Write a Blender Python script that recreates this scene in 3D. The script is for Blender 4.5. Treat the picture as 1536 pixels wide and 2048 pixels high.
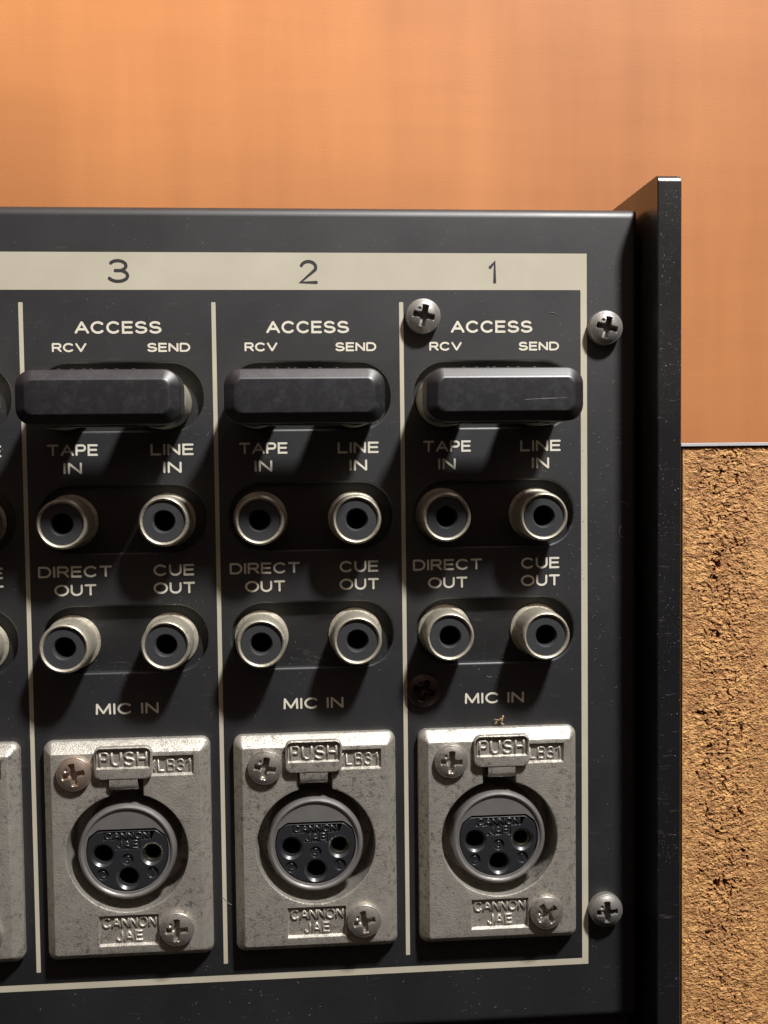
import bpy, bmesh, math, random
from math import sin, cos, pi, radians, sqrt
from mathutils import Vector, Matrix, noise, geometry

random.seed(7)
S = 0.001                       # everything below is written in millimetres; S turns it into metres
sc = bpy.context.scene
C = sc.collection
for o in list(bpy.data.objects): bpy.data.objects.remove(o)

def W(p):                       # panel coordinates (x right, y up, z towards the viewer) -> world
    return Vector((p[0]*S, -p[2]*S, p[1]*S))
MW = Matrix(((1,0,0),(0,0,-1),(0,1,0)))

# ------------------------------------------------------------------ camera
F_PX = 2207.163
CAM = Vector((43.8304, -25.8124, 184.5027))
a, b, c = 0.048448726, 0.081186914, 0.011570821
Rm = (Matrix(((1,0,0),(0,cos(a),-sin(a)),(0,sin(a),cos(a)))) @
      Matrix(((cos(b),0,sin(b)),(0,1,0),(-sin(b),0,cos(b)))) @
      Matrix(((cos(c),-sin(c),0),(sin(c),cos(c),0),(0,0,1))))
cd = bpy.data.cameras.new('camera')
cam = bpy.data.objects.new('camera', cd); C.objects.link(cam)
cam.matrix_world = Matrix.Translation(W(CAM)) @ (MW @ Rm.transposed()).to_4x4()
cd.sensor_fit = 'VERTICAL'; cd.sensor_height = 36; cd.sensor_width = 27
cd.lens = 36*F_PX/2048
cd.clip_start = 0.005; cd.clip_end = 20
sc.camera = cam
sc.render.resolution_x = 768; sc.render.resolution_y = 1024

# ------------------------------------------------------------------ world, lamps, exposure
w = bpy.data.worlds.new('World'); sc.world = w; w.use_nodes = True
nt = w.node_tree; bg = nt.nodes['Background']
tc = nt.nodes.new('ShaderNodeTexCoord'); sp = nt.nodes.new('ShaderNodeSeparateXYZ')
rp = nt.nodes.new('ShaderNodeValToRGB'); mr = nt.nodes.new('ShaderNodeMapRange')
nt.links.new(tc.outputs['Generated'], sp.inputs[0]); nt.links.new(sp.outputs['Z'], mr.inputs[0])
mr.inputs[1].default_value = -1; mr.inputs[2].default_value = 1
nt.links.new(mr.outputs[0], rp.inputs[0]); nt.links.new(rp.outputs[0], bg.inputs[0])
e = rp.color_ramp.elements
e[0].position = 0.53; e[0].color = (.014,.010,.009,1)
e[1].position = 0.88; e[1].color = (.40,.285,.235,1)
bg.inputs[1].default_value = 1.0

def lamp(name, pos, target, size, power, col, spread=180):
    l = bpy.data.lights.new(name, 'AREA'); l.shape = 'DISK'; l.size = size*S; l.energy = power; l.color = col
    l.spread = radians(spread)
    o = bpy.data.objects.new(name, l); C.objects.link(o); o.location = W(pos)
    o.rotation_euler = (W(target)-W(pos)).to_track_quat('-Z', 'Y').to_euler()
    return o
lamp('desk_lamp', (305,570,362), (50,-30,0), 75, 12.3, (1,.985,.965))
lamp('added_wall_light', (-150,250,20), (20,150,-130), 60, .26, (1,.82,.48), 80)  # warm light added to brighten the wall, aimed away from the panel
sc.view_settings.view_transform = 'Standard'; sc.view_settings.look = 'None'
sc.view_settings.exposure = 0; sc.view_settings.gamma = 1; sc.view_settings.use_curve_mapping = False

# ------------------------------------------------------------------ materials
class NT:
    def __init__(s, name):
        s.m = bpy.data.materials.new(name); s.m.use_nodes = True; s.t = s.m.node_tree
        s.p = s.t.nodes['Principled BSDF']; s.tc = s.n('ShaderNodeTexCoord')
    def n(s, typ, **kw):
        x = s.t.nodes.new(typ)
        for k, v in kw.items(): setattr(x, k, v)
        return x
    def l(s, a, b): s.t.links.new(a, b)
    def co(s, scale=(1,1,1)):
        mp = s.n('ShaderNodeMapping'); mp.inputs['Scale'].default_value = scale
        if not hasattr(s, 'pos'):      # object coordinates shifted by where the object stands, so that copies differ
            oi = s.n('ShaderNodeObjectInfo'); ad = s.n('ShaderNodeVectorMath', operation='MULTIPLY_ADD')
            s.l(oi.outputs['Location'], ad.inputs[0]); ad.inputs[1].default_value = (1.73,1.31,1.57)
            s.l(s.tc.outputs['Object'], ad.inputs[2]); s.pos = ad.outputs[0]
        s.l(s.pos, mp.inputs[0]); return mp.outputs[0]
    def noise(s, scale, detail=3, rough=.5, sc3=(1,1,1), dist=0):
        x = s.n('ShaderNodeTexNoise'); x.inputs['Scale'].default_value = scale
        x.inputs['Detail'].default_value = detail; x.inputs['Roughness'].default_value = rough
        x.inputs['Distortion'].default_value = dist
        s.l(s.co(sc3), x.inputs['Vector']); return x.outputs['Fac']
    def voro(s, scale, out='Distance', sc3=(1,1,1), feature='F1'):
        x = s.n('ShaderNodeTexVoronoi', feature=feature); x.inputs['Scale'].default_value = scale
        s.l(s.co(sc3), x.inputs['Vector']); return x.outputs[out]
    def rng(s, v, a, b, c=0., d=1.):
        x = s.n('ShaderNodeMapRange'); s.l(v, x.inputs[0])
        for i, q in enumerate((a,b,c,d)): x.inputs[i+1].default_value = q
        return x.outputs[0]
    def math(s, op, a, b):
        x = s.n('ShaderNodeMath', operation=op)
        for i, q in enumerate((a,b)):
            if isinstance(q, (int,float)): x.inputs[i].default_value = q
            else: s.l(q, x.inputs[i])
        return x.outputs[0]
    def mix(s, f, a, b):
        x = s.n('ShaderNodeMix', data_type='RGBA')
        if isinstance(f, (int,float)): x.inputs[0].default_value = f
        else: s.l(f, x.inputs[0])
        for i, q in ((6,a),(7,b)):
            if isinstance(q, tuple): x.inputs[i].default_value = (*q, 1)
            else: s.l(q, x.inputs[i])
        return x.outputs[2]
    def base(s, c):
        if isinstance(c, tuple): s.p.inputs['Base Color'].default_value = (*c, 1)
        else: s.l(c, s.p.inputs['Base Color'])
    def rough(s, r):
        if isinstance(r, (int,float)): s.p.inputs['Roughness'].default_value = r
        else: s.l(r, s.p.inputs['Roughness'])
    def metal(s, m):
        if isinstance(m, (int,float)): s.p.inputs['Metallic'].default_value = m
        else: s.l(m, s.p.inputs['Metallic'])
    def bump(s, h, dist_mm, strength=1.):
        x = s.n('ShaderNodeBump'); x.inputs['Strength'].default_value = strength
        x.inputs['Distance'].default_value = dist_mm*S
        s.l(h, x.inputs['Height']); s.l(x.outputs[0], s.p.inputs['Normal'])
K = 1/S      # noise scales are given per millimetre

M = {}
def paint(name, base, rough, dustamt, spec=.5, bump=.012):
    k = NT(name)
    grime = k.noise(.06*K, 4, .6)
    speck = k.rng(k.voro(1.1*K), .10, .05)
    speck = k.math('MULTIPLY', speck, k.rng(k.noise(.12*K, 2), .5, .62))
    fine = k.rng(k.noise(4*K, 3, .65), .64, .78)
    fine = k.math('MULTIPLY', fine, k.rng(k.noise(.09*K, 3, .6), .42, .68))
    streak = k.rng(k.noise(.9*K, 3, .6, (.25,1,1.6)), .62, .75)
    d = k.math('ADD', k.math('MULTIPLY', speck, .45), k.math('MULTIPLY', fine, .32))
    d = k.math('ADD', d, k.math('MULTIPLY', streak, .05))
    d = k.math('MULTIPLY', d, dustamt)
    k.base(k.mix(d, base, (.32,.30,.28)))
    r = k.math('ADD', k.rng(grime, .3, .7, rough-.04, rough+.05), k.math('MULTIPLY', d, .3))
    k.rough(r); k.p.inputs['Specular IOR Level'].default_value = spec
    k.bump(k.noise(5*K, 2, .6), bump)
    return k.m
M['panel'] = paint('black_satin_paint', (.0065,.0067,.0080), .51, 1.0, .95)
M['plate'] = paint('black_gloss_paint', (.008,.008,.0085), .30, 4.0, .9, .01)
M['floor'] = paint('black_recess_paint', (.006,.006,.0065), .5, 1.3, .8)

k = NT('cream_ink'); k.base(k.mix(k.rng(k.noise(.08*K, 4, .6), .35, .7), (.43,.395,.305), (.48,.445,.35))); k.rough(.5); M['cream'] = k.m
k = NT('label_ink'); k.base(k.mix(k.rng(k.noise(.3*K, 4, .6), .35, .7), (.60,.56,.465), (.66,.625,.53))); k.rough(.5); M['label'] = k.m
k = NT('dark_ink'); k.base((.03,.028,.03)); k.rough(.5); M['ink'] = k.m

def metalmat(name, base, dark, rough, spots=.5, bump=.03, nscale=2.5, met=1., graze=0):
    k = NT(name)
    sp_ = k.rng(k.noise(1.0*K, 6, .75), .50, .66)
    fine = k.rng(k.noise(5*K, 3, .7), .55, .68)
    area = k.rng(k.noise(.11*K, 3, .6), .24, .58)
    d = k.math('MULTIPLY', k.math('ADD', k.math('MULTIPLY', sp_, .6), k.math('MULTIPLY', fine, .5)), area)
    d = k.math('MINIMUM', k.math('MULTIPLY', d, spots), .85)
    k.base(k.mix(d, base, dark)); k.metal(met)
    k.rough(k.rng(k.noise(.5*K, 4, .6), .3, .7, rough-.06, rough+.08))
    k.bump(k.noise(nscale*K, 3, .65), bump)
    return k.m
M['zinc'] = metalmat('cast_zinc', (.545,.515,.455), (.12,.105,.09), .43, 1.6, .085, 4.2, .72)
M['nickel'] = metalmat('dull_nickel', (.46,.425,.345), (.15,.125,.085), .47, 1.3, .03, 2.5, .6)
M['screw'] = metalmat('screw_steel', (.40,.37,.33), (.10,.085,.07), .38, 1.4, .03, 2.5, .75)
M['pscrew'] = metalmat('dull_screw_steel', (.23,.22,.205), (.06,.055,.05), .50, 1.0, .03, 2.5, .6)
M['darkscrew'] = metalmat('blackened_steel', (.09,.07,.06), (.02,.02,.02), .45, .6, .02)
M['copper'] = metalmat('steel_copper_reflection', (.46,.36,.29), (.18,.12,.09), .38, .8, .03, 2.5, .8)  # copper-brown reflection put into the base colour of one steel screw
M['ring'] = metalmat('smooth_steel', (.40,.385,.37), (.24,.22,.2), .35, .5, .008, 1.0, .75)
k = NT('brass'); k.base((.52,.48,.36)); k.metal(1.); k.rough(.3); M['brass'] = k.m

k = NT('scuffed_black_plastic')
sm = k.rng(k.noise(.55*K, 6, .75), .46, .72); fn = k.rng(k.noise(2.5*K, 4, .7), .5, .75)
d = k.math('MULTIPLY', sm, k.math('ADD', k.math('MULTIPLY', fn, .5), .35))
k.base(k.mix(k.math('MULTIPLY', d, .20), (.007,.007,.0085), (.16,.16,.17)))
k.rough(k.rng(sm, 0, 1, .43, .48)); k.p.inputs['Specular IOR Level'].default_value = .85; k.bump(k.noise(3*K, 4, .65), .007); M['plastic'] = k.m
k = NT('black_moulded_plastic'); k.base((.017,.018,.021)); k.rough(.34); k.p.inputs['Specular IOR Level'].default_value = 1.0; k.bump(k.noise(1.5*K, 3), .02); M['insert'] = k.m
k = NT('grey_jack_plastic'); k.base(k.mix(k.noise(2*K, 3), (.030,.031,.034), (.042,.043,.046))); k.rough(.45); M['jackin'] = k.m
k = NT('void_shade'); k.base((.004,.004,.004)); k.rough(.8); M['void'] = k.m  # near-black colour stands in for the shade deep inside the holes

k = NT('chipboard')
cells = k.n('ShaderNodeTexVoronoi'); cells.inputs['Scale'].default_value = 1.5*K
wv = k.n('ShaderNodeVectorMath', operation='ADD'); nn = k.n('ShaderNodeTexNoise'); nn.inputs['Scale'].default_value = .6*K
k.l(k.co(), nn.inputs['Vector'])
sc2 = k.n('ShaderNodeVectorMath', operation='SCALE'); k.l(nn.outputs['Color'], sc2.inputs[0]); sc2.inputs['Scale'].default_value = .8*S
k.l(k.co((1,1,1)), wv.inputs[0]); k.l(sc2.outputs[0], wv.inputs[1]); k.l(wv.outputs[0], cells.inputs['Vector'])
sep = k.n('ShaderNodeSeparateColor'); k.l(cells.outputs['Color'], sep.inputs[0])
chip = k.mix(sep.outputs[0], (.26,.115,.040), (.66,.37,.135))
big = k.rng(k.noise(.22*K, 4, .6), .35, .7)
chip = k.mix(k.math('MULTIPLY', big, .7), chip, (.30,.135,.05))
chip = k.mix(k.math('MULTIPLY', k.rng(k.noise(3.5*K, 3, .7), .52, .72), .5), chip, (.66,.43,.19))
k.base(chip); k.rough(.6); k.p.inputs['Specular IOR Level'].default_value = .35
k.bump(k.noise(5*K, 4, .7), .06); M['chip'] = k.m
k = NT('white_laminate'); k.base(k.mix(k.noise(.3*K, 3), (.40,.385,.41), (.50,.485,.50))); k.rough(.35); M['laminate'] = k.m
k = NT('laminate_glue'); k.base((.03,.017,.012)); k.rough(.7); M['glue'] = k.m
k = NT('debris'); k.base((.33,.22,.12)); k.rough(.8); M['crumb'] = k.m
k = NT('lint'); k.base((.22,.21,.20)); k.rough(.9); M['lint'] = k.m

k = NT('orange_wall')
v = k.rng(k.noise(.035*K, 4, .62, (1,1,.10)), .35, .68)
h = k.rng(k.noise(.035*K, 4, .6, (.12,1,1)), .35, .68)
f = k.rng(k.noise(.012*K, 3, .5), .3, .7)
wv = k.noise(1.6*K, 2, .5)
t = k.math('ADD', k.math('MULTIPLY', v, .38), k.math('MULTIPLY', h, .28))
t = k.math('ADD', t, k.math('MULTIPLY', f, .25))
k.base(k.mix(t, (.262,.099,.036), (.43,.181,.067)))
k.rough(.55); k.p.inputs['Specular IOR Level'].default_value = .25
k.bump(wv, .03); M['wall'] = k.m

# ------------------------------------------------------------------ mesh helpers (mm in, metres out)
def link(name, verts, faces, mat, parent=None, smooth=35, recalc=True, mats=None, mi=None, wn=True):
    me = bpy.data.meshes.new(name)
    me.from_pydata([W(v) for v in verts], [], faces)
    me.materials.append(mat)
    if mats:
        for q in mats: me.materials.append(q)
        for p_, i_ in zip(me.polygons, mi): p_.material_index = i_
    if recalc:
        bm = bmesh.new(); bm.from_mesh(me); bmesh.ops.recalc_face_normals(bm, faces=bm.faces); bm.to_mesh(me); bm.free()
    if smooth:
        me.shade_smooth(); me.set_sharp_from_angle(angle=radians(smooth))
    o = bpy.data.objects.new(name, me); C.objects.link(o)
    if smooth and wn:
        md = o.modifiers.new('flat_faces', 'WEIGHTED_NORMAL'); md.mode = 'FACE_AREA'; md.weight = 80; md.keep_sharp = True
    if parent: o.parent = parent
    return o

class G:                        # collects geometry for one mesh
    def __init__(s): s.v = []; s.f = []
    def ring(s, pts):
        i = len(s.v); s.v += [tuple(p) for p in pts]; return list(range(i, i+len(pts)))
    def bridge(s, a, b):
        n = len(a)
        for i in range(n): s.f.append((a[i], a[(i+1)%n], b[(i+1)%n], b[i]))
    def cap(s, loops):          # loops: index lists, outer first then holes (flat cap)
        flat = [i for l in loops for i in l]
        P = [Vector((s.v[i][0], s.v[i][1])) for i in flat]
        E = []; o = 0
        for l in loops:
            E += [(o+i, o+(i+1) % len(l)) for i in range(len(l))]; o += len(l)
        vo, eo, fo, ov, oe, of = geometry.delaunay_2d_cdt(P, E, [], 0, 1e-7)
        def inside(c):
            odd = False
            for i, j in E:
                p, q = P[i], P[j]
                if (p.y > c.y) != (q.y > c.y) and c.x < (q.x-p.x)*(c.y-p.y)/(q.y-p.y)+p.x: odd = not odd
            return odd
        for t in fo:
            if not all(ov[i] for i in t): continue
            if inside((vo[t[0]]+vo[t[1]]+vo[t[2]])/3): s.f.append(tuple(flat[ov[i][0]] for i in t))
    def solid(s, outer, holes=(), bottom=False):
        R = [s.ring(l) for l in outer]
        for p, q in zip(R, R[1:]): s.bridge(p, q)
        tops = [R[-1]]
        for rings, floor in holes:
            H = [s.ring(l) for l in rings]
            for p, q in zip(H, H[1:]): s.bridge(p, q)
            if floor: s.cap([H[-1]])
            tops.append(H[0])
        s.cap(tops)
        if bottom: s.cap([R[0]])
        return s
    def lathe(s, cx, cy, prof, n=64, close=False):
        R = [s.ring([(cx+r*cos(2*pi*i/n), cy+r*sin(2*pi*i/n), z) for i in range(n)]) for r, z in prof]
        for p, q in zip(R, R[1:]): s.bridge(p, q)
        if close: s.cap([R[-1]])
        return s
    def box(s, x0, x1, y0, y1, z0, z1, bev=0):
        b = bev
        s.solid([rect(x0,x1,y0,y1,z0), rect(x0,x1,y0,y1,z1-b), rect(x0+b,x1-b,y0+b,y1-b,z1)], bottom=True)
        return s
    def tube(s, pts, r, n=8):
        pts = [Vector(p) for p in pts]
        pts = [p for i, p in enumerate(pts) if i == 0 or (p-pts[i-1]).length > .01]
        rings = []; prev = None
        for i, p in enumerate(pts):
            t = ((pts[min(i+1,len(pts)-1)]-p).normalized() + (p-pts[max(i-1,0)]).normalized())
            t = t.normalized() if t.length > 1e-6 else Vector((1,0,0))
            u = t.cross(Vector((0,0,1)));
            if u.length < 1e-3: u = t.cross(Vector((0,1,0)))
            u.normalize(); vv = u.cross(t).normalized()
            k = 1.0
            if 0 < i < len(pts)-1:
                cosh = max(.5, (pts[i+1]-p).normalized().dot(t)); k = 1/cosh
            rings.append(s.ring([p + u*(r*k*cos(2*pi*j/n)) + vv*(r*sin(2*pi*j/n)) for j in range(n)]))
            if i in (0, len(pts)-1): pass
        for a_, b_ in zip(rings, rings[1:]): s.bridge(a_, b_)
        for R_, p, q in ((rings[0], pts[0], pts[1]), (rings[-1], pts[-1], pts[-2])):
            d = (p-q).normalized(); i = len(s.v); s.v.append(tuple(p + d*r*.8))
            for j in range(n): s.f.append((R_[j], R_[(j+1)%n], i))
    def ribbon(s, pts, wd, z):
        P = [Vector((p[0], p[1])) for p in pts]; h = wd/2
        P = [p for i, p in enumerate(P) if i == 0 or (p-P[i-1]).length > .01]
        closed = (P[0]-P[-1]).length < 1e-6
        if closed: P = P[:-1]
        n = len(P); L = []; Rr = []
        for i, p in enumerate(P):
            a_ = P[i-1] if (i > 0 or closed) else None
            b_ = P[(i+1)%n] if (i < n-1 or closed) else None
            d1 = (p-a_).normalized() if a_ is not None else None
            d2 = (b_-p).normalized() if b_ is not None else None
            if d1 is None: d1 = d2
            if d2 is None: d2 = d1
            t = d1+d2; t = t.normalized() if t.length > 1e-6 else d1
            nn_ = Vector((-t.y, t.x)); kk = 1/max(.7, t.dot(d1))
            L.append(p+nn_*h*kk); Rr.append(p-nn_*h*kk)
        i0 = len(s.v)
        for q in range(n): s.v += [(L[q].x, L[q].y, z), (Rr[q].x, Rr[q].y, z)]
        for q in range(n if closed else n-1):
            j = (q+1) % n
            s.f.append((i0+2*q, i0+2*q+1, i0+2*j+1, i0+2*j))
        if not closed:
            for end, nb, ia, ib in ((P[0], P[1], i0, i0+1), (P[-1], P[-2], i0+2*n-2, i0+2*n-1)):
                d = (end-nb).normalized(); nn_ = Vector((-d.y, d.x))
                A = Vector(s.v[ia][:2])
                sg = 1 if (A-end).dot(nn_) > 0 else -1
                prev = ia
                for st in range(1, 5):
                    if st == 4: cur = ib
                    else:
                        an = pi*st/4; q = end + nn_*sg*h*cos(an) + d*h*.8*sin(an)
                        cur = len(s.v); s.v.append((q.x, q.y, z))
                    if prev != ia: s.f.append((ia, prev, cur))
                    prev = cur
    def make(s, name, mat, parent=None, smooth=35, **kw): return link(name, s.v, s.f, mat, parent, smooth, **kw)

def rect(x0, x1, y0, y1, z): return [(x0,y0,z),(x1,y0,z),(x1,y1,z),(x0,y1,z)]
def rrect(x0, x1, y0, y1, r, z, n=8):
    out = []
    for cx, cy, a0 in ((x1-r,y0+r,-90),(x1-r,y1-r,0),(x0+r,y1-r,90),(x0+r,y0+r,180)):
        for i in range(n+1):
            t = radians(a0+90*i/n); out.append((cx+r*cos(t), cy+r*sin(t), z))
    return out
def circ(cx, cy, r, z, n=48, a0=0): return [(cx+r*cos(2*pi*i/n+a0), cy+r*sin(2*pi*i/n+a0), z) for i in range(n)]

# ------------------------------------------------------------------ stroke lettering
def arc(cx, cy, rx, ry, a0, a1, n=14): return [(cx+rx*cos(radians(a0+(a1-a0)*i/n)), cy+ry*sin(radians(a0+(a1-a0)*i/n))) for i in range(n+1)]
FONT = {
 'A': (1.12, [[(0,0),(.56,1)], [(.56,1),(1.12,0)], [(.2,.33),(.92,.33)]]),
 'B': (.85, [[(0,0),(0,1)], [(0,1),(.5,1)]+arc(.58,.765,.24,.235,80,-80,8)+[(.5,.53),(0,.53)], [(.5,.53)]+arc(.58,.265,.27,.265,80,-80,8)+[(.5,0),(0,0)]]),
 'C': (1.08, [arc(.56,.5,.56,.5,42,318,24)]),
 'D': (1.02, [[(0,0),(0,1)], [(0,1),(.42,1)]+arc(.5,.5,.52,.5,82,-82,14)+[(.42,0),(0,0)]]),
 'E': (.82, [[(.82,1),(0,1),(0,0),(.82,0)], [(0,.52),(.76,.52)]]),
 'H': (.92, [[(0,0),(0,1)], [(.92,0),(.92,1)], [(0,.5),(.92,.5)]]),
 'I': (.0, [[(0,0),(0,1)]]),
 'J': (.62, [[(.62,1)]+arc(.31,.3,.31,.3,0,-170,10)]),
 'L': (.74, [[(0,1),(0,0),(.74,0)]]),
 'M': (1.12, [[(0,0),(.03,1)], [(.03,1),(.56,.08)], [(.56,.08),(1.09,1)], [(1.09,1),(1.12,0)]]),
 'N': (.95, [[(0,0),(0,1)], [(0,1),(.95,0)], [(.95,0),(.95,1)]]),
 'O': (1.22, [arc(.61,.5,.61,.5,0,360,32)]),
 'P': (.84, [[(0,0),(0,1)], [(0,1),(.48,1)]+arc(.56,.725,.28,.275,80,-80,10)+[(.48,.45),(0,.45)]]),
 'R': (.92, [[(0,0),(0,1)], [(0,1),(.52,1)]+arc(.62,.735,.27,.265,80,-80,10)+[(.52,.47),(0,.47)], [(.5,.47),(.92,0)]]),
 'S': (.95, [arc(.475,.755,.42,.245,25,178,10)+arc(.475,.755,.42,.255,192,262,5)+arc(.475,.26,.475,.245,82,0,6)+arc(.475,.26,.475,.26,-10,-158,10)]),
 'T': (.98, [[(0,1),(.98,1)], [(.49,1),(.49,0)]]),
 'U': (.98, [[(0,1)]+arc(.49,.42,.49,.42,180,360,16)+[(.98,1)]]),
 'V': (1.08, [[(0,1),(.54,0)], [(.54,0),(1.08,1)]]),
 'X': (.9, [[(0,0),(.9,1)], [(0,1),(.9,0)]]),
 '1': (.36, [[(0,.74),(.36,1),(.36,0)]]),
 '2': (.78, [arc(.39,.72,.36,.28,165,-25,12)+[(.0,0),(.78,0)]]),
 '3': (.80, [arc(.40,.755,.34,.245,150,-70,12)+[(.50,.52),(.28,.52)], [(.50,.52)]+arc(.40,.27,.40,.27,70,-155,14)]),
}
def text_strokes(txt, x0, x1, y0, y1, wd, gap=.36):   # bounding box includes stroke width
    cur = 0; items = []
    for ch in txt:
        if ch == ' ': cur += .55; continue
        wch, st = FONT[ch]; items.append((cur, st)); cur += wch+gap
    tot = cur-gap
    kx = (x1-x0-wd)/max(tot, 1e-6); ky = y1-y0-wd
    out = []
    for ox, st in items:
        for s_ in st: out.append([(x0+wd/2+(ox+px)*kx, y0+wd/2+py*ky) for px, py in s_])
    return out
def flat_text(lines, mat, parent, name, label, z=.035, wd=.36):
    g = G(); zz = z
    for txt, x0, x1, y0, y1 in lines:
        for st in text_strokes(txt, x0, x1, y0, y1, wd):
            g.ribbon(st, wd, zz); zz += .0012
    o = g.make(name, mat, parent, smooth=0, recalc=False); o['label'] = label
    return o
def raised_text(lines, mat, parent, name, z, r, gap=.36):
    g = G()
    for txt, x0, x1, y0, y1 in lines:
        for st in text_strokes(txt, x0, x1, y0, y1, 2*r, gap):
            g.tube([(p[0], p[1], z) for p in st], r)
    return g.make(name, mat, parent, smooth=60)

def empty(name, loc=(0,0,0)):
    o = bpy.data.objects.new(name, None); C.objects.link(o); o.empty_display_size = .01; o.location = W(loc); return o
def tag(o, label, cat, group=None):
    o['label'] = label; o['category'] = cat
    if group: o['group'] = group
def copy_part(o, parent, dx=0, dy=0, rot=None):
    q = o.copy(); C.objects.link(q); q.parent = parent
    q.location = o.location + W((dx,dy,0))
    for ch in o.children:
        d_ = ch.copy(); C.objects.link(d_); d_.parent = q
    return q

PITCH = 31.0
COLS = [-1, 0, 1, 2]            # channel columns, left to right
# ------------------------------------------------------------------ the wall behind
g = G(); g.box(-900, 900, -500, 800, -150, -130)
wall = g.make('wall', M['wall'], None, 0); wall['kind'] = 'structure'

# ------------------------------------------------------------------ the mixer
mixer = empty('audio_mixer', (30,-122,0))
tag(mixer, 'black rear panel of an audio mixer with numbered channels of phono jacks and microphone sockets', 'mixer')
MO = Vector((30,-122,0))
base = empty('tmp_root'); 
def adopt(o):                   # parent to the mixer without moving
    o.parent = mixer; o.matrix_parent_inverse = Matrix.Identity(4); o.location = o.location - mixer.location
    return o

# back panel: folded sheet with slots and socket holes
PX0, PX1, PY0, PY1 = -75, 102.4, -124.3, 15.65
rb = 1.7
outer = [rect(PX0,PX1,PY0,PY1,-45)] 
outer = [rrect(PX0,PX1,PY0,PY1,.5,-45,3)]
for i in range(0, 7):
    t = radians(90*i/6); ins = rb*(1-cos(t)); z = -rb+rb*sin(t)
    ir = ins if i else 0
    outer.append(rrect(PX0+ir,PX1-ir*.6,PY0+ir,PY1-ir,.5,z,3))
holes = []
SLOTS = [(-20.95,-9.95), (-41.0,-29.95), (-60.9,-49.95)]
for kx in COLS:
    x = kx*PITCH
    for y0, y1 in SLOTS:
        fl = .42; rings = []
        for q, z in ((fl,0),(fl*.45,-.06),(fl*.12,-.16),(0,-fl),(0,-1.75)):
            rings.append(rrect(x+2.0-q, x+29.1+q, y0-q, y1+q, 5.3+q, z, 10))
        holes.append((rings, False))
    holes.append(([circ(x+15.5,-90.1,12.4,0,48), circ(x+15.5,-90.1,12.4,-6.4,48)], False))
g = G(); g.solid(outer, holes)
panel = adopt(g.make('back_panel', M['panel'], None, 30))
panel.location = -mixer.location
fl_n = 0
for kx in COLS:
    for y0, y1 in SLOTS:
        x = kx*PITCH; g = G()
        g.solid([rrect(x+.5,x+30.5,y0-1,y1+1,5.5,-2.2,8), rrect(x+.5,x+30.5,y0-1,y1+1,5.5,-1.6,8)], bottom=True)
        o = g.make('recess_floor', M['floor'], mixer, 30); o.location = -mixer.location

# printed border, dividers and lettering
g = G(); z = .03
g.solid([rect(PX0+3,93.5,2.0,8.1,z)])
g.solid([rect(92.42,93.5,-114.18,1.995,z)])
g.solid([rect(PX0+3,92.415,-114.18,-113.1,z)])
o = g.make('printed_border', M['cream'], panel, 0)
for kx in range(-1, 3):
    g = G(); g.solid([rrect(kx*PITCH-.35, kx*PITCH+.35, -111.1, 0.0, .12, z, 3)]); g.make('divider_line', M['cream'], panel, 0)
for kx in COLS:
    x = kx*PITCH
    def tw(q): return q + {-1: 0, 0: 0, 1: .25-.022*q, 2: -.10-.011*q}[kx]
    def L(lines, nm, wd=.34): flat_text([(t, x+tw(a_), x+tw(b_), c_, d_) for t, a_, b_, c_, d_ in lines], M['label'], panel, 'printed_label', 'cream printed words '+nm, wd=wd)
    L([('CUE',20.35,27.05,-45.0,-43.08),('OUT',20.3,27.12,-47.98,-46.05)], 'CUE OUT')
    L([('LINE',20.3,27.35,-25.05,-23.15),('IN',22.3,25.3,-28.0,-26.08)], 'LINE IN')
    if kx < 0: continue
    L([('ACCESS',8.5,22.5,-5.12,-3.08)], 'ACCESS', .38)
    L([('RCV',4.82,10.35,-8.08,-6.6)], 'RCV', .30)
    L([('SEND',20.1,27.1,-8.1,-6.62)], 'SEND', .30)
    L([('TAPE',3.58,11.8,-25.0,-23.1),('IN',6.15,9.15,-27.98,-26.05)], 'TAPE IN')
    L([('DIRECT',1.65,13.6,-44.98,-43.08),('OUT',4.2,11.03,-48.03,-46.12)], 'DIRECT OUT')
    L([('MIC IN',10.4,20.7,-67.95,-66.02)], 'MIC IN')
for ch, x0, x1, y0, y1 in (('3',13.85,17.5,3.12,6.98), ('2',45.1,48.25,2.98,6.92), ('1',76.75,78.05,3.02,6.85)):
    flat_text([(ch,x0,x1,y0,y1)], M['ink'], panel, 'printed_numeral', 'dark printed numeral '+ch, z=.06, wd=.52)

# phono jacks
def make_jack():
    g = G()
    prof = [(4.5,-1.6),(4.5,-1.3),(3.95,-1.1),(4.0,1.0),(4.06,3.6),(4.08,4.5),(4.05,5.2),(3.98,5.7),(3.86,6.0),(3.68,6.12),(3.48,6.03),(3.36,5.82),(3.32,5.5),(3.32,1.0)]
    g.lathe(0,0,prof,72)
    shell = g.make('phono_jack', M['nickel'], mixer, 40)
    h = G()
    h.solid([circ(0,0,3.31,3.5,48), circ(0,0,3.31,5.63,48), circ(0,0,3.22,5.72,48)],
            [([circ(0,0,1.9,5.72,40), circ(0,0,1.66,5.45,40), circ(0,0,1.63,4.8,40), circ(0,0,1.62,-1,40)], True)])
    ins = h.make('jack_insert', M['jackin'], shell, 40)
    ins.data.materials.append(M['void'])
    for p_ in ins.data.polygons:
        if p_.center.y > -.0046 and (p_.center.x**2+p_.center.z**2) < .00168**2: p_.material_index = 1
    return shell
jack = make_jack()
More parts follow.
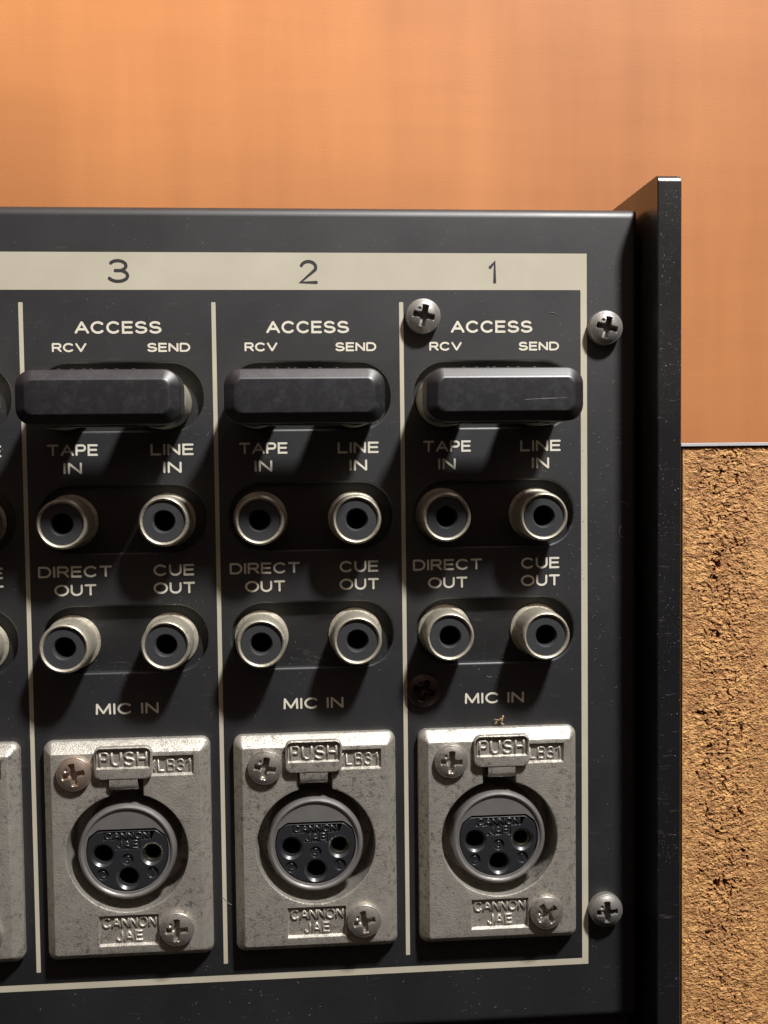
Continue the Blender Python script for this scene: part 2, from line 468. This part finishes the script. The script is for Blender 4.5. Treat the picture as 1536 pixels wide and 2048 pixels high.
JPOS = {0: ((6.85,-35.85),(22.85,-35.75),(6.75,-55.85),(22.85,-55.75)), 1: ((7.05,-35.75),(22.85,-35.9),(6.95,-55.75),(22.7,-55.65)),
        2: ((6.65,-35.6),(22.7,-35.75),(7.0,-55.45),(22.9,-55.65)), -1: ((23.0,-35.8),(22.8,-56.1))}
first = True
for kx in COLS:
    for jx, jy in JPOS[kx]:
        q = jack if first else copy_part(jack, mixer)
        first = False
        q.location = W((kx*PITCH+jx,jy,0)) - mixer.location
        q.rotation_euler = (radians(random.uniform(-1,1)), 0, radians(random.uniform(-1,1)))

# pan head screws with a cross recess
def make_screw(r, h, mat, name='screw', dimple=True, shaft=0., cr=1.):
    g = G(); N, Rn = 72, 34
    aw, al = .40*cr, 1.72*cr
    def hz(x, y):
        rr = sqrt(x*x+y*y); t = rr/r
        z = h*(1-.42*t**2.6) if t < .93 else h*(1-.42*.93**2.6)
        def armd(u, v):          # u along the arm, v across it
            if u < 0: return -1
            wd = aw*(1.0+.9*max(0,.75-u/cr))
            return min((wd-abs(v))/.07, (al-u)/.12)
        dd = max(armd(x,y),armd(-x,y),armd(y,x),armd(-y,x))
        dd = max(0,min(1,dd*.5+.5))
        dep = min(2.0*cr, h*.95)*(1-.30*min(1,rr/al))
        z -= dd*dep
        if dimple:
            q = sqrt((x+.95)**2+(y-.95)**2)
            z -= .28*max(0,min(1,(.30-q)/.1))
        return z
    rings = []
    i0 = len(g.v); g.v.append((0,0,hz(0,0)))
    for j in range(1, Rn+1):
        rr = r*.95*j/Rn
        rings.append(g.ring([(rr*cos(2*pi*i/N), rr*sin(2*pi*i/N), hz(rr*cos(2*pi*i/N), rr*sin(2*pi*i/N))) for i in range(N)]))
    for i in range(N): g.f.append((i0, rings[0][i], rings[0][(i+1)%N]))
    for p, q in zip(rings, rings[1:]): g.bridge(p, q)
    ze = hz(r*.95,0.0001*0+0)
    zt = h*(1-.42*.93**2.6)
    prev = rings[-1]
    for rr, z in ((r*.985,zt-.12),(r,zt-.35),(r,.25),(r*.96,0),(r*.6,0)):
        cur = g.ring([(rr*cos(2*pi*i/N), rr*sin(2*pi*i/N), z) for i in range(N)]); g.bridge(prev, cur); prev = cur
    return g.make(name, mat, mixer, 28)
ps = make_screw(2.9, 2.5, M['pscrew'], 'panel_screw')
for i, (x, y, an) in enumerate(((65.55,-2.45,-12), (96.4,-4.45,-14), (96.3,-104.3,2))):
    q = ps if i == 0 else copy_part(ps, mixer)
    q.location = W((x,y,0)) - mixer.location; q.rotation_euler = (0, radians(-an), 0)
ds = make_screw(2.85, 1.5, M['darkscrew'], 'panel_screw'); ds['label'] = 'blackened flat panel screw'
ds.location = W((65.1,-65.2,0)) - mixer.location; ds.rotation_euler = (0, radians(20), 0)

# side plate
X0, X1, YT, ZF = 103.15, 107.15, 19.45, 7.8
def side_loop(x):
    rr = 1.3; pts = [(x,-150,-70)]
    pts.append((x,-150,ZF))
    for i in range(7):
        t = radians(90*i/6); pts.append((x, YT-rr+rr*sin(t), ZF-rr+rr*cos(t)))
    pts.append((x,YT,-70)); return pts
g = G(); bv = .18
def inset(pts, d):
    cy = -60; cz = -30
    return [(p[0], p[1]+(-d if p[1] > cy else d), p[2]+(-d if p[2] > cz else d)) for p in pts]
R = [g.ring(l) for l in (inset(side_loop(X0),bv), side_loop(X0+bv), side_loop(X1-bv), inset(side_loop(X1),bv))]
for p, q in zip(R, R[1:]): g.bridge(p, q)
g.f.append(tuple(R[0])); g.f.append(tuple(R[-1]))
sp_ = g.make('side_plate', M['plate'], mixer, 30); sp_.location = -mixer.location
# chassis tray under the panel
g = G(); g.box(PX0, 102.0, -150, -125.5, -45, -3.5, .5)
o = g.make('chassis_tray', M['panel'], mixer, 30); o.location = -mixer.location

# microphone sockets
def make_socket():
    cx, cy = 15.5, -90.05
    g = G()
    fx0, fx1, fy0, fy1 = 1.95, 29.1, -108.3, -71.6
    outer = [rrect(fx0,fx1,fy0,fy1,1.5,0), rrect(fx0,fx1,fy0,fy1,1.5,.85), rrect(fx0+.12,fx1-.12,fy0+.12,fy1-.12,1.4,1.2),
             rrect(fx0+1.42,fx1-1.42,fy0+1.35,fy1-1.62,.35,2.9), rrect(fx0+1.62,fx1-1.62,fy0+1.52,fy1-1.85,.3,3.0)]
    def keyhole(off, z):
        r = 9.85+off; x0, x1, yt = 12.75-off, 18.25+off, -77.5+off
        a0 = math.acos((x1-cx)/r); a1 = pi-math.acos((cx-x0)/r)
        pts = [(x1,yt,z),(x0,yt,z)]
        n = 56
        for i in range(n+1):
            t = a1+(2*pi+a0-a1)*i/n; pts.append((cx+r*cos(t), cy+r*sin(t), z))
        return pts
    kh = [keyhole(.3,3.0), keyhole(.1,2.9), keyhole(0,2.65), keyhole(0,-6.0)]
    def pocket(x0,x1,y0,y1,zt,dep,d=.18): return ([rect(x0-d,x1+d,y0-d*1.6,y1+d,zt), rect(x0,x1,y0,y1,zt-dep)], True)
    g.solid(outer, [(kh, True), pocket(19.05,26.4,-77.1,-74.2,3.0,.55), pocket(10.75,20.2,-105.35,-100.65,3.0,.55)])
    fl = g.make('microphone_socket', M['zinc'], mixer, 30)
    raised_text([('XLB31',18.9,26.05,-76.8,-74.65)], M['zinc'], fl, 'raised_lettering', 2.5, .17, .42)
    raised_text([('CANNON',11.0,20.0,-102.75,-100.85),('JAE',13.3,17.75,-105.05,-103.2)], M['zinc'], fl, 'raised_lettering', 2.52, .19, .3)
    # inner ring and face
    rc = (15.4,-90.0); g = G()
    g.lathe(*rc, [(8.0,-6.0),(8.0,2.0),(7.92,2.5),(7.72,2.82),(7.48,2.92),(7.25,2.85),(7.1,2.65),(7.05,2.5)], 80)
    def D(r, yc, z, rr=.0, n=44):
        a_ = math.asin(yc/r); pts = []
        for i in range(n+1):
            t = pi-a_+(pi+2*a_)*i/n; pts.append((rc[0]+r*cos(t), rc[1]+r*sin(t), z))
        p0, p1 = pts[-1], pts[0]; h = r*cos(a_); cut = 1.5
        # clipped top corners
        pts = [p for p in pts if p[1]-rc[1] < yc-1.05]
        pts += [(rc[0]+h-.55, rc[1]+yc-.25, z), (rc[0]+h-1.0, rc[1]+yc, z), (rc[0]-h+1.0, rc[1]+yc, z), (rc[0]-h+.55, rc[1]+yc-.25, z)]
        return pts
    h_ = [D(6.78,3.85,2.55), D(6.72,3.78,2.4), D(6.72,3.78,-1.0)]
    g.solid([circ(*rc,7.06,2.5,80), circ(*rc,7.0,2.55,80)], [(h_, False)])
    g.make('socket_ring', M['ring'], fl, 35)
    g = G()
    PIN = [(11.4,-90.5),(19.4,-90.5),(15.45,-94.45)]
    DIG = [('2',11.3,-93.75),('1',19.45,-93.65),('3',15.4,-91.35)]
    zt = 2.45
    hol = []
    for px, py in PIN: hol.append(([circ(px,py,1.95,zt,36), circ(px,py,1.9,zt-.05,36), circ(px,py,1.56,zt-.42,36), circ(px,py,1.52,zt-1.0,36), circ(px,py,1.5,-9,36)], True))
    for _, px, py in DIG: hol.append(([circ(px,py,1.0,zt,28), circ(px,py,.9,zt-.3,28)], True))
    T = [(11.5,-88.1),(13.4,-88.13),(13.42,-89.7),(17.5,-89.72),(17.53,-88.17),(19.3,-88.06),(19.32,-86.6),(11.52,-86.63)]
    hol.append(([[(x,y,zt) for x,y in T], [(x+(.08 if x < 15.4 else -.08), y+(.08 if y < -87.1 else -.08), zt-.2) for x,y in T]], True))
    g.solid([D(6.6,3.5,-2), D(6.6,3.5,zt-.16), D(6.48,3.38,zt)], hol)
    ins = g.make('pin_insert', M['insert'], fl, 30)
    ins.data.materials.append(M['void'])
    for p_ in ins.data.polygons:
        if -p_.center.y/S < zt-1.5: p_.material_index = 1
    raised_text([('CANNON',11.75,19.05,-87.95,-86.75),('JAE',13.7,17.2,-89.55,-88.15)], M['insert'], fl, 'moulded_lettering', zt-.13, .125, .3)
    gd = G()
    for ch, px, py in DIG:
        for st in text_strokes(ch, px-.42, px+.42 if ch != '1' else px+.1, py-.58, py+.58, .2): gd.tube([(p[0],p[1],zt-.28) for p in st], .1)
    gd.make('moulded_lettering', M['insert'], fl, 60)
    gb = G(); gb.lathe(19.4,-90.5,[(1.5,-1),(1.5,1.45),(1.44,1.55),(1.3,1.55),(1.24,1.45),(1.22,.4)],36)
    gb.make('pin_contact', M['brass'], fl, 35)
    return fl
sock = make_socket()
def make_tab():
    g = G()
    x0, x1, y0, y1 = 10.55, 19.95, -77.5, -72.1
    z1 = 4.0
    outer = [rrect(x0,x1,y0,y1,1.15,3.12), rrect(x0,x1,y0,y1,1.15,z1-.22), rrect(x0+.07,x1-.07,y0+.07,y1-.07,1.1,z1-.07), rrect(x0+.24,x1-.24,y0+.24,y1-.24,.95,z1)]
    g.solid(outer, [([rect(x0+.42,x1-.42,-75.75,-72.65,z1), rect(x0+.5,x1-.5,-75.5,-72.75,z1-.42)], True)], bottom=True)
    # tongue that bends down into the socket
    tx0, tx1 = 12.95, 17.5
    prof = [(-77.3,3.85),(-78.4,3.85),(-78.95,3.7),(-79.3,3.4),(-79.4,3.0),(-79.4,.5),(-78.5,.5),(-78.4,3.1),(-77.3,3.1)]
    A = g.ring([(tx0,y,z) for y,z in prof]); B = g.ring([(tx1,y,z) for y,z in prof]); g.bridge(A, B)
    g.f.append(tuple(A)); g.f.append(tuple(B))
    tab = g.make('push_tab', M['zinc'], sock, 30)
    return tab
tab = make_tab()
pt = raised_text([('PUSH',11.3,19.2,-75.4,-72.9)], M['zinc'], sock, 'push_lettering', 3.62, .23, .42)
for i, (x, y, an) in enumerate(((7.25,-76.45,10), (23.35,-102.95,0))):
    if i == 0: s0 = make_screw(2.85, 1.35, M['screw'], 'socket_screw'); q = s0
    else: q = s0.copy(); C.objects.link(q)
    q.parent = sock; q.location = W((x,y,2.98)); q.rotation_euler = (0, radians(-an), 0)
sock.location = W((0,-.3,0))-mixer.location
for n_, kx in enumerate(COLS):
    if kx == 0: continue
    q = copy_part(sock, mixer); q.location = W((kx*PITCH,-.3,0)) - mixer.location
    for ch in q.children:
        if ch.name.startswith('socket_screw'): ch.rotation_euler = (0, radians(random.uniform(-40,40)), 0)
        if ch.name.startswith('push'):
            ch.location = ch.location + W(({1:(.05,.05,0), 2:(.55,-.05,0), -1:(0,0,0)})[kx])
bpy.data.objects.remove(base)
s0.material_slots[0].link = 'OBJECT'; s0.material_slots[0].material = M['copper']; s0['label'] = 'socket screw with a copper reflection painted on'

# ------------------------------------------------------------------ bridging plugs in the access jacks
def make_plug():
    root = empty('bridging_plug', (14.5,-16.15,0)); O = Vector((14.7,-15.9,0))
    def part(g, nm, mt, an=35):
        o = g.make(nm, mt, root, an); o.location = -W(O); return o
    g = G(); x0, x1, y0, y1 = 2.55, 27.1, -20.2, -11.85
    spec = [(.5,8.7,2.2),(.1,8.9,2.5),(0,9.3,2.6),(0,14.85,2.6),(.05,15.0,2.6),(.17,15.14,2.5),(1.16,15.84,1.5),(1.28,15.94,1.38),(1.42,16.04,1.25),(1.56,16.12,1.12),(1.74,16.2,1.0)]
    g.solid([rrect(x0+i_,x1-i_,y0+i_,y1-i_,r_,z_,7) for i_,z_,r_ in spec], bottom=True)
    g.box(8.0,20.6,-12.2,-11.68,10.6,12.9,.1); g.box(8.0,20.6,-20.42,-20.0,10.6,12.9,.1)
    for xa in (8.4,10.4,12.2,13.2,15.4,17.0,19.6):
        g.box(xa,xa+.5,-12.2,-11.56,11.6,13.1,.12)
    part(g, 'plug_body', M['plastic'])
    for xx in (7.0, 22.9):
        g = G(); g.lathe(xx,-16.15,[(4.3,-1.4),(4.4,-1.0),(4.45,3.0),(4.45,8.0),(4.3,8.8),(3.0,8.8)],64)
        part(g, 'metal_sleeve', M['nickel'], 40)
    return root
plug = make_plug()
LAB = {0: 'black bridging plug under the numeral 3, scuffed grey, its right metal sleeve showing',
       1: 'black bridging plug under the numeral 2, with no metal sleeve showing at its sides',
       2: 'black bridging plug under the numeral 1, with a fine scratch and its left sleeve showing',
       -1: 'bridging plug cut off by the left photo edge, only a metal sleeve in view'}
for kx in (0,1,2,-1):
    if kx == 0: q = plug
    else:
        q = plug.copy(); C.objects.link(q)
        for ch in plug.children:
            d_ = ch.copy(); C.objects.link(d_); d_.parent = q
        q.location = plug.location + W((kx*PITCH,0,0))
    if kx == 2:
        g = G(); g.ribbon([(17.6,-16.9),(20.0,-16.78),(22.6,-16.72)], .05, 16.215); g.ribbon([(20.2,-16.72),(24.2,-16.66)], .035, 16.217)
        sc_ = g.make('scratch', M['lint'], q, 0, recalc=False); sc_.location = -W((14.7,-15.9,0))
    tag(q, LAB[kx], 'plug', 'bridging plugs in the access jacks')

# ------------------------------------------------------------------ chipboard upright beside the mixer
BX0, BX1, BYT, BZ = 108.05, 123.3, -24.85, 6.0
board = empty('chipboard_panel', (115,-150,0))
tag(board, 'raw chipboard panel edge with white laminate on top, to the right of the black mixer', 'board')
g = G()
nx, ny = 190, 1300
by0 = -140.0
def height(x, y):
    u = (x-(BX0+BX1)/2)/((BX1-BX0)/2)
    core = max(0, min(1, 1.55-abs(u+.05)*1.75))
    p = Vector((x, y, 0))
    wv_ = Vector((noise.noise(p*.8), noise.noise(p*.8+Vector((9,3,1))), 0))*.7
    q = Vector((x*1.35, y*2.0, 0)) + wv_*1.1
    dist, pt = noise.voronoi(q)
    hsh = noise.cell(pt[0]*37.1+Vector((.5,.5,.5))); tl = noise.cell(pt[0]*53.7)
    d = (.04+.07*core)*hsh + .075*(q-pt[0]).dot(Vector((tl, noise.cell(pt[0]*71.3), 0)))*(.5+core)
    q2 = Vector((x*4.4, y*6.0, 7)) + wv_*2
    d2, p2 = noise.voronoi(q2); d += .065*noise.cell(p2[0]*41.3)
    d += .04*noise.noise(Vector((x*9, y*11, 21)))
    big_ = noise.noise(Vector((x*.25, y*.18, 44)))
    n3 = 1.1*noise.noise(Vector((x*.85, y*.55, 15))+wv_*1.8) + .62*noise.noise(Vector((x*2.1, y*1.5, 31))+wv_) + .32*noise.noise(Vector((x*5, y*4.5, 61)))
    th = .98-.46*core-.25*big_
    if n3 > th: d -= min(2.2, (n3-th)*12.0)
    return d
rows = []
for j in range(ny+1):
    y = by0+(BYT-by0)*j/ny
    row = []
    for i in range(nx+1):
        x = BX0+(BX1-BX0)*i/nx
        ed = min(1, min(i, nx-i, ny-j)/3)
        row.append((x, y, BZ+height(x,y)*ed))
    rows.append(g.ring(row))
for p, q in zip(rows, rows[1:]):
    for i in range(nx): g.f.append((p[i], p[i+1], q[i+1], q[i]))
n0 = len(g.f)
# sides and top of the slab
top = rows[-1]; bt = g.ring([(g.v[i][0], BYT, -110) for i in top])
for i in range(nx): g.f.append((top[i], top[i+1], bt[i+1], bt[i]))
for side in (0, nx):
    col = [r[side] for r in rows]; bk = g.ring([(g.v[i][0], g.v[i][1], -110) for i in col])
    for i in range(ny): g.f.append((col[i], col[i+1], bk[i+1], bk[i]))
o = g.make('chipboard_core', M['chip'], board, 50, recalc=False, wn=False); o.location = -board.location
# laminate sheet with a chipped left end
g = G(); yb, yt = BYT+.30, BYT+.88
g.solid([[(107.6,yb+.05,-108),(123.6,yb+.05,-108),(123.6,yt,-108),(107.6,yt,-108)],
         [(107.6,yb-.1,6.2),(108.4,yb-.12,6.3),(109.3,yb,6.35),(123.6,yb,6.35),(123.6,yt-.02,6.35),(109.5,yt-.08,6.35),(108.9,yt-.12,6.3),(107.6,yt-.1,6.2)][0:0] or
         [(107.6,yb,6.3),(123.6,yb,6.3),(123.6,yt-.06,6.3),(107.6,yt-.06,6.3)],
         [(107.65,yb+.03,6.38),(123.6,yb+.03,6.38),(123.6,yt-.12,6.38),(107.65,yt-.12,6.38)]])
o = g.make('laminate_strip', M['laminate'], board, 30); o.location = -board.location
g = G(); g.box(107.8,123.4,BYT+.005,yb+.02,-108,5.9)
o = g.make('glue_line', M['glue'], board, 0); o.location = -board.location

# ------------------------------------------------------------------ crumb and lint
g = G()
for i in range(7):
    p = Vector((77.9+random.uniform(-.6,.6), -70.9+random.uniform(-.5,.5), .5+random.uniform(-.2,.3)))
    g.tube([p, p+Vector((random.uniform(-.5,.5),random.uniform(-.4,.6),.1)), p+Vector((random.uniform(-.7,.7),random.uniform(-.2,.9),.2))], random.uniform(.07,.13), 6)
crumb = g.make('crumb', M['crumb'], None, 60)
tag(crumb, 'tiny tan crumb of debris on top edge of the silver socket under numeral 1', 'crumb')

g = G()
def fibre(x, y, ln, r=.03, z=.06):
    an = random.uniform(0, 2*pi); cv = random.uniform(-2.5,2.5)/max(ln,.3); p = Vector((x,y,z)); pts = [p.copy()]
    for i in range(7):
        an += cv*ln/7*1.3+random.uniform(-.25,.25); p = p+Vector((cos(an),sin(an),0))*ln/7; pts.append(p.copy())
    g.tube(pts, r, 5)
spots = [(99.4,-38,3.0),(99.2,-34,2.2),(88.3,-2.0,1.2),(76,-63.2,.9),(32.8,-92,2.5),(30.6,-99.5,2.2)]
for x, y, l in spots: fibre(x, y, l, .035)
for i in range(40): fibre(random.uniform(94,100.5), random.uniform(-70,-8), random.uniform(.12,.5), .018)
for i in range(22): fibre(random.uniform(-4,92), random.uniform(-9,1.5), random.uniform(.12,.45), .018)
for i in range(14): fibre(random.uniform(-4,92), random.uniform(-121,-115), random.uniform(.25,.6), .022)
def speck(x, y, z):
    an = random.uniform(0, pi); l_ = random.uniform(.03,.13); p = Vector((x,y,z)); d_ = Vector((cos(an),sin(an),0))*l_
    g.tube([p-d_, p+d_], random.uniform(.015,.035), 4)
for kx in COLS:
    for y0, y1 in SLOTS:
        for i in range(26):
            if random.random() < .6: speck(kx*PITCH+random.uniform(9,29), y0+abs(random.gauss(0,1.3))+.3, -1.57)
            else: speck(kx*PITCH+random.uniform(4,30), y0-abs(random.gauss(0,.9))-.4, .03)
    for i in range(30): speck(kx*PITCH+random.uniform(1,30), random.uniform(-71,1), .04)
for i in range(70): speck(94+abs(random.gauss(0,2.8)), random.uniform(-60,-12), .03)
for i in range(25): speck(random.uniform(90,93), random.uniform(-50,-20)+random.gauss(0,3), .05)
for i in range(40): speck(random.uniform(-4,101), random.choice([random.uniform(8.6,14), random.uniform(-122,-115)]), .03)
for i in range(80): speck(103.5+random.random()*3.3, YT-2-abs(random.gauss(0,48)), 7.82)
for i in range(60):
    cx_ = random.choice([0,31,62]); y_ = random.choice([-21.6,-29,-60.2,-41.5,-49])
    fibre(cx_+random.uniform(18,29), y_+random.uniform(-.8,.8), random.uniform(.15,.4), .02)
lint = g.make('lint', M['lint'], None, 60); lint['kind'] = 'stuff'
lint['label'] = 'pale lint and dust specks scattered on the black panel'
